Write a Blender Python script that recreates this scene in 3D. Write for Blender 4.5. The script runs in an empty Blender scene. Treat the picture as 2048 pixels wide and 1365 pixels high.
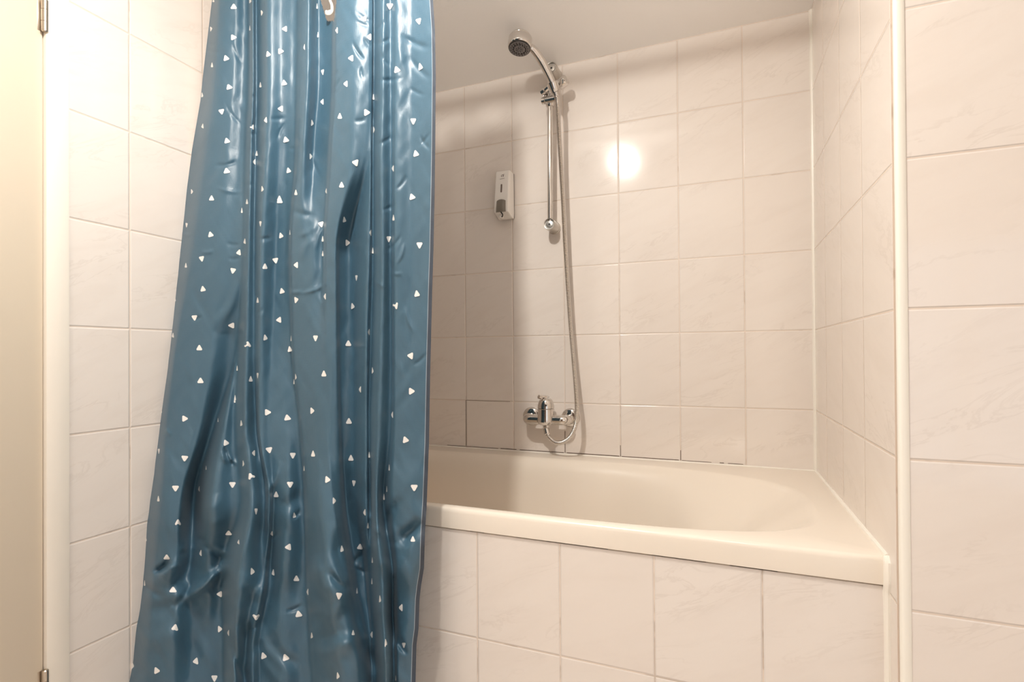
import bpy, bmesh, math, random
import numpy as np
from mathutils import Vector, Matrix
random.seed(7); rng = np.random.default_rng(11)
sc = bpy.context.scene
COL = sc.collection
PI = math.pi

# ------------------------------------------------------------------ camera
F, CX, CY = 1042.06, 1024.0, 703.7
CAM = np.array([-0.27398, -1.82942, 0.97722])
yaw, pit, rol = 0.378081, 0.006804, -0.0067468
_f = np.array([-math.sin(yaw)*math.cos(pit), math.cos(yaw)*math.cos(pit), math.sin(pit)])
_r = np.array([math.cos(yaw), math.sin(yaw), 0.0]); _u = np.cross(_r, _f)
_r, _u = math.cos(rol)*_r+math.sin(rol)*_u, -math.sin(rol)*_r+math.cos(rol)*_u
cd = bpy.data.cameras.new('camera'); cam = bpy.data.objects.new('camera', cd); COL.objects.link(cam)
M = Matrix.Identity(4)
for i in range(3):
    M[i][0], M[i][1], M[i][2], M[i][3] = _r[i], _u[i], -_f[i], CAM[i]
cam.matrix_world = M
cd.sensor_width = 36; cd.lens = F/2048*36; cd.shift_y = (CY-682.5)/2048; cd.clip_start = 0.02
sc.camera = cam

def at(px, py, y):
    """point of the place seen at a photo pixel, at depth plane y"""
    d = _f+_r*(px-CX)/F-_u*(py-CY)/F
    return CAM+(y-CAM[1])/d[1]*d

# ------------------------------------------------------------------ dimensions
L = 1.6408; H = 0.2465; Z0 = 1.0482; CEIL = 2.035; YN = -0.798; YA = -0.736; ZR = 0.616
YSOF = -0.56; CEIL2 = 2.56; XF = 1.25; YR = -2.75

# ------------------------------------------------------------------ materials
def srgb(r, g, b):
    f = lambda c: (c/255/12.92) if c/255 <= .04045 else ((c/255+.055)/1.055)**2.4
    return (f(r), f(g), f(b), 1)

class NT:
    def __init__(s, name):
        s.m = bpy.data.materials.new(name); s.m.use_nodes = True
        s.n = s.m.node_tree.nodes; s.l = s.m.node_tree.links
        s.b = s.n['Principled BSDF']
    def math(s, op, a, b=None, c=None, clamp=False):
        n = s.n.new('ShaderNodeMath'); n.operation = op; n.use_clamp = clamp
        for i, v in enumerate((a, b, c)):
            if v is None: continue
            if isinstance(v, (int, float)): n.inputs[i].default_value = v
            else: s.l.new(v, n.inputs[i])
        return n.outputs[0]
    def mix(s, fac, a, b):
        n = s.n.new('ShaderNodeMix'); n.data_type = 'RGBA'
        for idx, v in ((0, fac), (6, a), (7, b)):
            if isinstance(v, (int, float)): n.inputs[idx].default_value = v
            elif isinstance(v, tuple): n.inputs[idx].default_value = v
            else: s.l.new(v, n.inputs[idx])
        return n.outputs[2]
    def noise(s, vec, scale, detail=3, rough=.5, dist=0):
        n = s.n.new('ShaderNodeTexNoise'); n.inputs['Scale'].default_value = scale
        n.inputs['Detail'].default_value = detail; n.inputs['Roughness'].default_value = rough
        n.inputs['Distortion'].default_value = dist
        if vec is not None: s.l.new(vec, n.inputs['Vector'])
        return n.outputs['Fac']
    def smooth(s, v, a, b, c=0., d=1.):
        n = s.n.new('ShaderNodeMapRange'); n.interpolation_type = 'SMOOTHSTEP'
        s.l.new(v, n.inputs[0])
        for i, x in enumerate((a, b, c, d)): n.inputs[i+1].default_value = x
        return n.outputs[0]
    def comb(s, x, y, z):
        n = s.n.new('ShaderNodeCombineXYZ')
        for i, v in enumerate((x, y, z)):
            if isinstance(v, (int, float)): n.inputs[i].default_value = v
            else: s.l.new(v, n.inputs[i])
        return n.outputs[0]
    def bump(s, h, dist, strength=1.0):
        n = s.n.new('ShaderNodeBump'); n.inputs['Distance'].default_value = dist; n.inputs['Strength'].default_value = strength
        s.l.new(h, n.inputs['Height']); return n
    def put(s, key, v):
        if isinstance(v, (int, float, tuple)): s.b.inputs[key].default_value = v
        else: s.l.new(v, s.b.inputs[key])

def simple(name, col, rough=.5, metal=0., spec=.5, bump=None, coat=0.):
    t = NT(name); t.put('Base Color', col); t.put('Roughness', rough); t.put('Metallic', metal); t.put('Specular IOR Level', spec)
    if coat: t.put('Coat Weight', coat); t.put('Coat Roughness', .05)
    if bump:
        tc = t.n.new('ShaderNodeTexCoord')
        b = t.bump(t.noise(tc.outputs['Object'], bump[0], 3), bump[1]); t.l.new(b.outputs[0], t.b.inputs['Normal'])
    return t.m

TILE = srgb(234, 226, 219)
def tile_mat(name, axis, u0, z0, h=H, w=.2, grout=srgb(227, 212, 198), g=.0022, dirt=0.0, dirt_top=.7, v_axis='Z', wav=1.0):
    """glazed marbled wall tile; axis = world axis along the courses, joints at u0 + k*w and z0 + k*h"""
    t = NT(name)
    geo = t.n.new('ShaderNodeNewGeometry'); sp = t.n.new('ShaderNodeSeparateXYZ'); t.l.new(geo.outputs['Position'], sp.inputs[0])
    U = sp.outputs[axis]; V = sp.outputs[v_axis]
    a = t.math('DIVIDE', t.math('SUBTRACT', U, u0), w); b = t.math('DIVIDE', t.math('SUBTRACT', V, z0), h)
    ia, ib = t.math('FLOOR', a), t.math('FLOOR', b)
    fa, fb = t.math('SUBTRACT', a, ia), t.math('SUBTRACT', b, ib)
    du = t.math('MULTIPLY', t.math('MINIMUM', fa, t.math('SUBTRACT', 1, fa)), w)
    dv = t.math('MULTIPLY', t.math('MINIMUM', fb, t.math('SUBTRACT', 1, fb)), h)
    d = t.math('MINIMUM', du, dv)
    gm = t.smooth(d, g*.35, g*.75, 1, 0)
    wn = t.n.new('ShaderNodeTexWhiteNoise'); t.l.new(t.comb(ia, ib, 3.1), wn.inputs['Vector'])
    ws = t.n.new('ShaderNodeSeparateColor'); t.l.new(wn.outputs['Color'], ws.inputs[0])
    # marble veins: coordinates turned ~25 degrees, stretched, shifted per tile
    ca, sa = math.cos(.42), math.sin(.42)
    X = t.math('ADD', t.math('MULTIPLY', U, ca), t.math('MULTIPLY', V, sa))
    Y = t.math('SUBTRACT', t.math('MULTIPLY', V, ca), t.math('MULTIPLY', U, sa))
    vec = t.comb(t.math('ADD', t.math('MULTIPLY', X, 5.5), t.math('MULTIPLY', ws.outputs[0], 37)),
                 t.math('ADD', t.math('MULTIPLY', Y, 21), t.math('MULTIPLY', ws.outputs[1], 53)), ws.outputs[2])
    n1 = t.noise(vec, 1.0, 5, .6, .9)
    vein = t.smooth(t.math('ABSOLUTE', t.math('SUBTRACT', n1, .5)), 0, .035, 1, 0)
    brk = t.smooth(t.noise(vec, .45, 2), .47, .66)
    vein = t.math('MULTIPLY', vein, brk)
    cloud = t.smooth(t.noise(vec, .7, 4, .6, .4), .42, .75)
    col = t.mix(t.math('MULTIPLY', cloud, .30), TILE, srgb(222, 211, 202))
    col = t.mix(t.math('MULTIPLY', vein, .21), col, srgb(198, 186, 176))
    tint = t.math('MULTIPLY', ws.outputs[2], .20)
    col = t.mix(tint, col, srgb(228, 216, 206))
    gcol = grout
    pv = t.comb(U, V, 0.3)
    if dirt:
        dn = t.noise(pv, 9, 3, .6)
        dk = t.math('MULTIPLY', t.smooth(dn, .50, .60), t.smooth(V, dirt_top, dirt_top-.06))
        gcol = t.mix(t.math('MULTIPLY', dk, dirt), grout, srgb(70, 55, 42))
    sp2 = t.math('MULTIPLY', t.smooth(t.noise(pv, 14, 2), .62, .70), .35)
    gcol = t.mix(sp2, gcol, srgb(150, 128, 108))
    col = t.mix(gm, col, gcol)
    t.put('Base Color', col)
    t.put('Roughness', t.math('ADD', t.math('MULTIPLY', gm, .5), .11))
    t.put('Specular IOR Level', .5)
    edge = t.smooth(d, g*.4, g*.4+.0030)
    wave = t.math('MULTIPLY', t.noise(pv, 13, 2), .15*wav)
    fine = t.math('MULTIPLY', t.noise(pv, 95, 2), .012*wav)
    hgt = t.math('ADD', t.math('ADD', edge, wave), fine)
    # each tile sits very slightly tilted
    tl = t.math('ADD', t.math('MULTIPLY', t.math('SUBTRACT', ws.outputs[0], .5), fa), t.math('MULTIPLY', t.math('SUBTRACT', ws.outputs[1], .5), fb))
    hgt = t.math('ADD', hgt, t.math('MULTIPLY', tl, .7*wav))
    bp = t.bump(hgt, .0011); t.l.new(bp.outputs[0], t.b.inputs['Normal'])
    return t.m

M_BACK = tile_mat('tile_back', 'X', -.1959, Z0, dirt=.95, dirt_top=.66)
M_SIDE = tile_mat('tile_side', 'Y', -.5777, Z0)
M_PART = tile_mat('tile_partition', 'X', .40, Z0, wav=.8)
M_LEFT = tile_mat('tile_left', 'Y', -.9726, Z0+.001)
M_APRON = tile_mat('tile_apron', 'X', -.2011, .3198, h=.2488, dirt=.25, dirt_top=.9)
M_FLOOR = tile_mat('tile_floor', 'X', 0, 0, h=.3, w=.3, v_axis='Y')
M_PAINT = simple('ceiling_paint', srgb(253, 251, 249), .75, bump=(60, .0004))
M_TRIM = simple('white_plastic_trim', srgb(246, 242, 232), .28)
M_SIL = simple('silicone_sealant', srgb(245, 240, 230), .35)
M_DOORF = simple('door_frame_paint', srgb(240, 233, 222), .35)
M_DOOR = simple('door_paint', srgb(214, 201, 182), .42)
M_ACR = simple('tub_acrylic', srgb(236, 226, 213), .2)
M_CHROME = simple('chrome', (.72, .69, .66, 1), .08, 1.0)
M_CHROME_S = simple('brushed_chrome', (.66, .63, .60, 1), .2, 1.0)
M_MOUNT = simple('satin_steel', (.62, .59, .55, 1), .34, 1.0)
M_NICKEL = simple('hinge_steel', (.55, .48, .40, 1), .3, 1.0)
M_DARK = simple('dark_rubber', srgb(45, 42, 40), .5)
M_GREYF = simple('spray_face_grey', srgb(120, 116, 116), .4)
M_WPLAS = simple('dispenser_white_plastic', srgb(240, 236, 231), .22)
M_GPLAS = simple('dispenser_grey_plastic', srgb(120, 112, 102), .3)
M_INK = simple('printed_grey_ink', srgb(110, 92, 84), .5)
M_GROUTGAP = simple('old_grout', srgb(205, 188, 170), .8, bump=(120, .002))
M_GAP = simple('open_joint', srgb(92, 72, 56), .9)
M_ROD = simple('rod_white', srgb(238, 235, 230), .3)

def emit(name, col, s):
    t = NT(name); t.put('Base Color', (.9, .9, .9, 1)); t.put('Emission Color', col); t.put('Emission Strength', s); return t.m

# ------------------------------------------------------------------ object helpers
def link(name, mesh, mat=None, parent=None, loc=None):
    o = bpy.data.objects.new(name, mesh); COL.objects.link(o)
    mats = mat if isinstance(mat, (list, tuple)) else [mat]
    for m in mats:
        if m is not None: mesh.materials.append(m)
    if parent: o.parent = parent
    return o
def obj(name, bm, mat, parent=None, origin=None, smooth=True, angle=35):
    """link a bmesh given in world coordinates as one object; origin = its local zero"""
    if parent is not None and origin is None: origin = parent_world(parent)
    off = Vector(origin) if origin is not None else Vector((0, 0, 0))
    bmesh.ops.translate(bm, verts=bm.verts, vec=-off)
    bmesh.ops.recalc_face_normals(bm, faces=bm.faces)
    me = bpy.data.meshes.new(name); bm.to_mesh(me); bm.free()
    if smooth:
        me.polygons.foreach_set('use_smooth', [True]*len(me.polygons))
        me.set_sharp_from_angle(angle=math.radians(angle))
    o = link(name, me, mat, parent)
    o.location = off - (parent_world(parent) if parent else Vector((0, 0, 0)))
    return o
def parent_world(p):
    v = Vector((0, 0, 0))
    while p: v += p.location; p = p.parent
    return v
def tag(o, label, cat, group=None):
    o['label'] = label; o['category'] = cat
    if group: o['group'] = group
    return o
def thing(name, label, cat, loc, group=None):
    o = bpy.data.objects.new(name, None); COL.objects.link(o); o.location = loc; o.empty_display_size = .05
    return tag(o, label, cat, group)
def struct(o): o['kind'] = 'structure'; return o

def add_box(bm, a, b, bev=0, seg=2):
    a, b = Vector(a), Vector(b)
    r = bmesh.ops.create_cube(bm, size=1); vs = r['verts']
    for v in vs: v.co = Vector(((a[i]+b[i])/2+v.co[i]*abs(b[i]-a[i]) for i in range(3)))
    if bev:
        es = list({e for v in vs for e in v.link_edges})
        bmesh.ops.bevel(bm, geom=es, offset=bev, segments=seg, affect='EDGES', profile=.5)
    return bm
def frame_to(d):
    d = Vector(d).normalized(); ref = Vector((0, 0, 1)) if abs(d.z) < .95 else Vector((1, 0, 0))
    x = ref.cross(d).normalized(); return x, d.cross(x).normalized(), d
def add_rings(bm, rings, cap0=True, cap1=True):
    vr = [[bm.verts.new(p) for p in ring] for ring in rings]
    n = len(vr[0])
    for a, b in zip(vr, vr[1:]):
        for i in range(n): bm.faces.new((a[i], a[(i+1) % n], b[(i+1) % n], b[i]))
    if cap0: bm.faces.new(vr[0][::-1])
    if cap1: bm.faces.new(vr[-1])
    return vr
def add_lathe(bm, o, d, prof, n=32, cap0=True, cap1=True, sx=1, sy=1):
    """prof = [(distance along d, radius)...]"""
    x, y, z = frame_to(d); o = Vector(o)
    add_rings(bm, [[o+z*t+(x*math.cos(2*PI*i/n)*sx+y*math.sin(2*PI*i/n)*sy)*max(r, 1e-5) for i in range(n)] for t, r in prof], cap0, cap1)
    return bm
def catmull(P, n):
    P = [Vector(p) for p in P]; P = [P[0]*2-P[1]]+P+[P[-1]*2-P[-2]]; out = []
    for k in range(1, len(P)-2):
        a, b, c, d = P[k-1:k+3]
        for i in range(n):
            t = i/n
            out.append(.5*((2*b)+(c-a)*t+(2*a-5*b+4*c-d)*t*t+(3*b-a-3*c+d)*t**3))
    out.append(P[-2]); return out
def add_tube(bm, pts, rad, n=14, flat=1.0, cap=True):
    """rad = number or list per point; parallel transported rings"""
    pts = [Vector(p) for p in pts]; m = len(pts)
    rad = rad if isinstance(rad, (list, tuple, np.ndarray)) else [rad]*m
    T = [(pts[min(i+1, m-1)]-pts[max(i-1, 0)]).normalized() for i in range(m)]
    x, y, _ = frame_to(T[0]); rings = []
    for i in range(m):
        x = (x-T[i]*x.dot(T[i])).normalized(); y = T[i].cross(x)
        rings.append([pts[i]+(x*math.cos(2*PI*k/n)+y*math.sin(2*PI*k/n)*flat)*rad[i] for k in range(n)])
    add_rings(bm, rings, cap, cap); return bm
def resample(pts, step):
    pts = np.array([list(p) for p in pts]); s = np.r_[0, np.cumsum(np.linalg.norm(np.diff(pts, axis=0), axis=1))]
    q = np.linspace(0, s[-1], max(2, int(s[-1]/step)+1))
    return np.stack([np.interp(q, s, pts[:, i]) for i in range(3)], 1), q
def quad(bm, pts): bm.faces.new([bm.verts.new(p) for p in pts])

# ------------------------------------------------------------------ the room
def boxobj(name, a, b, mat, bev=0, **k):
    bm = bmesh.new(); add_box(bm, a, b, bev); return struct(obj(name, bm, mat, **k))
boxobj('wall_back', (-L-.1, 0, 0), (.12, .1, CEIL2), M_BACK)
boxobj('wall_left', (-L-.1, -1.115, 0), (-L, 0, CEIL2), M_LEFT)
boxobj('wall_left_beyond_door', (-L-.1, YR, 0), (-L, -2.03, CEIL2), M_LEFT)
boxobj('wall_left_above_door', (-L-.1, -2.03, 2.06), (-L, -1.115, CEIL2), M_LEFT)
boxobj('wall_right', (0, YN+.02, 0), (.06, 0, CEIL2), M_SIDE)
boxobj('wall_partition', (.014, YN, 0), (XF, YN+.06, CEIL2), M_PART)
boxobj('wall_far_right', (XF, YR, 0), (XF+.1, YN+.06, CEIL2), M_LEFT)
boxobj('wall_apron', (-L, YA+.004, 0), (0, YA+.022, .5650), M_APRON)
boxobj('floor', (-L-.1, YR-.1, -.06), (XF+.1, .1, 0), M_FLOOR)
KS = .18
cz = lambda y: CEIL-KS*y          # ceiling slope added so the lamp light reaches it, rising towards the room
bm = bmesh.new(); add_rings(bm, [[Vector((x, .1, cz(.1))), Vector((x, YR-.1, cz(YR-.1))), Vector((x, YR-.1, cz(YR-.1)+.12)), Vector((x, .1, cz(.1)+.12))] for x in (-L-.1, XF+.1)])
struct(obj('ceiling', bm, M_PAINT, smooth=False))
# rear wall behind the viewer with an unseen window added for cool fill
WX0, WX1, WZ0, WZ1 = .42, 1.16, .30, 1.55
bm = bmesh.new()
add_box(bm, (-L, YR-.1, 0), (WX0, YR, CEIL2)); add_box(bm, (WX1, YR-.1, 0), (XF, YR, CEIL2))
add_box(bm, (WX0, YR-.1, 0), (WX1, YR, WZ0)); add_box(bm, (WX0, YR-.1, WZ1), (WX1, YR, CEIL2))
struct(obj('wall_rear', bm, M_PAINT, smooth=False))
bm = bmesh.new()
for a, b in (((WX0, WZ0), (WX0+.05, WZ1)), ((WX1-.05, WZ0), (WX1, WZ1)), ((WX0, WZ0), (WX1, WZ0+.05)), ((WX0, WZ1-.05), (WX1, WZ1)), (((WX0+WX1)/2-.02, WZ0), ((WX0+WX1)/2+.02, WZ1))):
    add_box(bm, (a[0], YR-.07, a[1]), (b[0], YR-.02, b[1]), .004)
win = struct(obj('fill_window_1', bm, M_TRIM))
t = NT('frosted_pane'); t.put('Base Color', (1, 1, 1, 1)); t.put('Transmission Weight', 1.0); t.put('Roughness', .5); t.put('IOR', 1.02)
bm = bmesh.new(); add_box(bm, (WX0+.05, YR-.05, WZ0+.05), (WX1-.05, YR-.045, WZ1-.05)); obj('pane', bm, t.m, win)

bm = bmesh.new(); add_box(bm, (-.95, YR, 0), (-.05, YR+.012, 2.02), .003); add_box(bm, (-.86, YR+.010, 1.05), (-.14, YR+.018, 1.9), .004); add_box(bm, (-.86, YR+.010, .12), (-.14, YR+.018, .92), .004)
struct(obj('dark_reflection_door', bm, simple('reflection_door_dark_wood', srgb(78, 58, 46), .35)))  # unseen dark door added to give the chrome something dark to reflect
# trims -------------------------------------------------------------
bm = bmesh.new()      # rounded plastic corner bead on the outside corner
prof = []
x0, y0, w, r = -.001, YN-.0015, .0142, .006
for k in range(9):
    a = PI+PI/2*k/8; prof.append((x0+r+r*math.cos(a), y0+r+r*math.sin(a)))
prof += [(x0+w, y0), (x0+w+.001, y0+.001), (x0+w+.001, y0+.006), (x0+.006, y0+.006), (x0+.006, y0+.008), (x0+.001, y0+.009), (x0, y0+.008)]
add_rings(bm, [[Vector((p[0], p[1], z)) for p in prof] for z in (0, CEIL2)])
struct(obj('trim_1', bm, M_TRIM, angle=50))
def bead(name, pts, r, mat=M_SIL, wob=.0006):
    bm = bmesh.new(); q, s = resample(pts, .012)
    rr = [r+wob*math.sin(17*a+3*math.sin(5*a)) for a in s]; add_tube(bm, q, rr, 10); return struct(obj(name, bm, mat))
bead('trim_2', [(-.0, -.0, .61), (0, 0, CEIL)], .0072)
bead('trim_3', [(-L, 0, .6125), (0, 0, .6125)], .0068)
bead('trim_4', [(0, 0, .6135), (0, YA+.006, .6165)], .0066)
bead('trim_5', [(-.001, YA+.006, .6165), (-.001, YA-.001, .612), (-.001, YA-.001, .57), (-.001, YA+.004, .56), (-.001, YA+.004, 0)], .0078)
# broken grout between tub lip and apron, an open joint behind it
bm = bmesh.new(); add_box(bm, (-L, YA+.010, .5640), (0, YA+.02, .5695)); struct(obj('trim_6', bm, M_GAP, smooth=False))
bm = bmesh.new(); x = -L
while x < -.01:
    ln = random.uniform(.02, .16); hh = random.choice([.0008, .0014, .0020, .0026, .0036]); x2 = min(x+ln, -.005)
    add_box(bm, (x, YA+.0045+random.uniform(0, .001), .5645), (x2, YA+.012, .5645+hh)); x = x2+random.choice([0, 0, .004])
struct(obj('trim_7', bm, M_GROUTGAP, smooth=False))
# open crack along the foot of the back wall tiles
bm = bmesh.new(); x = -1.30
for (xa, xb, hh) in ((-1.28, -1.06, .0016), (-1.05, -.985, .0022), (-.972, -.80, .0020), (-.79, -.60, .0024), (-.592, -.402, .0020), (-.392, -.30, .0012), (-.275, -.262, .0020), (-.250, -.205, .0014)):
    add_box(bm, (xa, -.0006, .6208), (xb, .002, .6208+hh))
for (xv, za, zb) in ((-1.196, .625, .80), (-.796, .622, .70), (-.596, .622, .66), (-.396, .622, .655), (-1.196-.0, .8, .802)):
    add_box(bm, (xv-.0009, -.0006, za), (xv+.0009, .002, zb))
add_box(bm, (-1.196, -.0006, .8012), (-1.01, .002, .8024))
struct(obj('trim_8', bm, M_GAP, smooth=False))
# door in the left wall
DY0, DY1 = -1.153, -1.99
bm = bmesh.new()
add_box(bm, (-L-.1, DY0, 0), (-L+.013, -1.108, 2.0), .004); add_box(bm, (-L-.1, DY1-.045, 0), (-L+.013, DY1, 2.0), .004)
add_box(bm, (-L-.1, DY1-.045, 2.0), (-L+.013, -1.108, 2.06), .004)
struct(obj('trim_9', bm, M_DOORF))
bm = bmesh.new(); add_box(bm, (-L-.038, DY1+.003, .01), (-L+.004, DY0-.0015, 1.997), .0025)
door = struct(obj('door_1', bm, M_DOOR))
for zc in (1.722, .270):
    bm = bmesh.new(); z = zc-.036
    add_lathe(bm, (-L+.012, DY0-.002, z), (0, 0, 1), [(0, .004), (.002, .0062), (.022, .0062), (.0225, .005), (.023, .0062), (.048, .0062), (.0485, .005), (.049, .0062), (.070, .0062), (.072, .004)], 16)
    add_box(bm, (-L+.002, DY0-.012, z+.002), (-L+.0045, DY0-.002, z+.070), .0006)
    obj('hinge', bm, M_NICKEL, door)
bm = bmesh.new()
add_lathe(bm, (-L+.002, DY1+.06, 1.0), (1, 0, 0), [(0, .024), (.007, .024), (.009, .02), (.009, .009), (.05, .009)], 24)
add_tube(bm, catmull([(-L+.05, DY1+.06, 1.0), (-L+.055, DY1+.08, 1.0), (-L+.055, DY1+.18, 1.0)], 6), .009, 12)
obj('door_handle', bm, M_CHROME_S, door)

# ------------------------------------------------------------------ bathtub
def tub():
    bm = bmesh.new(); N = 256
    x0, x1, y0, y1 = -L+.0015, -.0015, YA, -.0015
    cx, cy, a, b = -.826, -.398, .756, .312       # basin opening
    ts = [2*PI*i/N for i in range(N)]
    corners = [math.atan2(y-cy, x-cx) % (2*PI) for x, y in ((x0, y0), (x0, y1), (x1, y0), (x1, y1))]
    for c in corners:
        k = min(range(N), key=lambda i: abs(ts[i]-c)); ts[k] = c
    def rect(t, ins=0.0):
        dx, dy = math.cos(t), math.sin(t); s = 1e9
        if dx > 1e-9: s = min(s, (x1-cx)/dx)
        if dx < -1e-9: s = min(s, (x0-cx)/dx)
        if dy > 1e-9: s = min(s, (y1-cy)/dy)
        if dy < -1e-9: s = min(s, (y0+ins-cy)/dy)
        return cx+dx*s, cy+dy*s
    def opening(t, ins, insR, insF):
        n = (3.8 if math.sin(t) < 0 else 3.0) if math.cos(t) > 0 else 5.0
        dx, dy = math.cos(t)/a, math.sin(t)/b
        k = (abs(dx)**n+abs(dy)**n)**(-1/n); bx, by = cx+math.cos(t)*k, cy+math.sin(t)*k
        w = min(1, max(0, (bx+.62)/.52)); w = w*w*(3-2*w)
        side = ins+(insF-ins)*(1-min(1, max(0, (by-cy)/b*2+.5)))
        e = side+(insR-side)*w
        sx = min(-.42, max(-1.35, bx)); vx, vy = sx-bx, cy-by; D = math.hypot(vx, vy)
        e = min(e, D*.94)
        return bx+vx/D*e, by+vy/D*e
    rings = []
    for z, ins in ((.5695, .001), (.5685, 0), (.6060, 0), (.6115, .0016), (.6148, .0045), (.6162, .009)):
        rings.append([Vector((*rect(t, ins), z)) for t in ts])
    for ins, insR, insF, z in ((-.006, -.004, -.006, .6162), (0, 0, 0, .6158), (.006, .008, .004, .6138), (.014, .019, .010, .6080), (.024, .036, .018, .597),
                       (.034, .062, .026, .580), (.042, .098, .034, .555), (.052, .150, .046, .512), (.066, .215, .062, .45), (.088, .262, .082, .36), (.115, .32, .105, .28),
                       (.150, .39, .12, .225), (.20, .47, .18, .205), (.27, .60, .26, .200)):
        rings.append([Vector((*opening(t, ins, insR, insF), z)) for t in ts])
    add_rings(bm, rings, cap0=False, cap1=True)
    o = obj('bathtub', bm, M_ACR, origin=(-L/2, YA/2, 0), angle=50)
    return tag(o, 'cream white acrylic bathtub built in behind the tiled apron', 'bathtub')
tub()

# ------------------------------------------------------------------ soap dispenser
def dispenser():
    xr, zt, zb = -.9862, 1.6630, 1.4905; xl = xr-.0575
    root = thing('soap_dispenser', 'white wall soap dispenser with a grey push button on the back wall', 'soap dispenser', ((xl+xr)/2, 0, zb))
    cx = (xl+xr)/2
    bm = bmesh.new(); add_box(bm, (xl+.0015, -.006, zb+.002), (xr-.0005, 0, zt-.001), .0015); obj('gap_shadow_plate', bm, M_DARK, root)  # plate coloured dark to stand for the gap shadow at the wall
    bm = bmesh.new()     # tapered body, front pulled forward towards the bottom
    secs = []
    for z, w, d in ((zt, .0262, .044), (zt-.0015, .0275, .0462), (zt-.004, .0283, .048), (zt-.05, .0286, .0545), (zt-.10, .0288, .0605), (zt-.150, .0289, .0650), (zt-.1585, .0287, .0640), (zt-.163, .0285, .052), (zb+.001, .0280, .030), (zb, .0270, .028)):
        r = .006; ring = []
        for (sx, sy, a0) in ((1, 0, 0), (1, 1, 0), (-1, 1, PI/2), (-1, 0, 0)):
            if sy == 0: ring.append(Vector((cx+sx*w, -.006, z)))
            else:
                for k in range(7):
                    a = a0+PI/2*k/6
                    ring.append(Vector((cx+sx*(w-r)+r*math.cos(a), -(d-r)-r*math.sin(a), z)))
        secs.append(ring)
    add_rings(bm, secs); body = obj('body', bm, M_WPLAS, root, angle=40)
    fy = lambda z: -float(np.interp(zt-z, [.004, .05, .10, .15], [.048, .0545, .0605, .0650]))-.0003
    bm = bmesh.new()     # viewing slot, stadium shaped
    zc0, zc1, w = zt-.0815, zt-.0555, .0031
    pts = [(cx-.001+w*math.cos(a), zc1+w*math.sin(a)) for a in [PI*k/8 for k in range(9)]]+[(cx-.001+w*math.cos(a), zc0+w*math.sin(a)) for a in [PI+PI*k/8 for k in range(9)]]
    add_rings(bm, [[Vector((x, fy(z)+.002, z)) for x, z in pts], [Vector((x, fy(z)-.0003, z)) for x, z in pts]]); obj('level_window', bm, M_INK, body)
    bm = bmesh.new()     # emblem with a tick and the line of small print under it
    add_lathe(bm, (cx+.001, fy(zt-.021)+.001, zt-.021), (0, -1, 0), [(0, .0052), (.0012, .0052)], 20)
    add_tube(bm, [(cx+.004, fy(zt-.018)-.0003, zt-.018), (cx+.0075, fy(zt-.0145)-.0003, zt-.0145)], .0006, 6)
    for k in range(9):
        x = cx-.0085+k*.0021; zz = zt-.0322+k*.00012
        add_box(bm, (x, fy(zz)-.0003, zz-.0008), (x+.0015, fy(zz)+.001, zz+.0008))
    e = obj('printed_logo', bm, M_INK, body)
    bm = bmesh.new(); add_lathe(bm, (cx+.001, fy(zt-.021)-.0001, zt-.021), (0, -1, 0), [(0, .0030), (.0006, .0030)], 16); add_box(bm, (cx-.0002, fy(zt-.022)-.0006, zt-.0255), (cx+.0016, fy(zt-.021), zt-.0165))
    obj('logo_inlay', bm, M_WPLAS, e)
    bm = bmesh.new()     # bulging push button
    zt2, zb2 = zt-.1125, zt-.1585; rows = []
    for i in range(9):
        z = zt2+(zb2-zt2)*i/8; row = []
        bul = .0035+.006*math.sin(PI*min(1, i/8*.62+.08))
        hw = .0175+.0018*(i/8)
        for k in range(11):
            u = k/10*2-1
            zz = z-(.004*(u*u) if i == 0 else 0)
            row.append(Vector((cx+.0+u*hw, fy(z)-bul*(1-u**4*.85), zz)))
        rows.append(row)
    vs = [[bm.verts.new(p) for p in r] for r in rows]
    for i in range(8):
        for k in range(10): bm.faces.new((vs[i][k], vs[i][k+1], vs[i+1][k+1], vs[i+1][k]))
    ext = bmesh.ops.extrude_face_region(bm, geom=bm.faces[:]); 
    for v in [g for g in ext['geom'] if isinstance(g, bmesh.types.BMVert)]: v.co.y = max(v.co.y+.012, -.050)
    obj('push_button', bm, M_GPLAS, root)
    bm = bmesh.new(); add_box(bm, (cx-.016, -.052, zb-.003), (cx-.003, -.030, zb+.012), .003); obj('nozzle', bm, M_WPLAS, root)
    bm = bmesh.new(); add_tube(bm, catmull([(cx+.000, -.0660, zb+.0145), (cx+.0025, -.064, zb+.010), (cx+.0045, -.059, zb+.005), (cx-.001, -.053, zb-.002)], 5), .0022, 8); obj('spout', bm, M_DARK, root)
dispenser()

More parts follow.
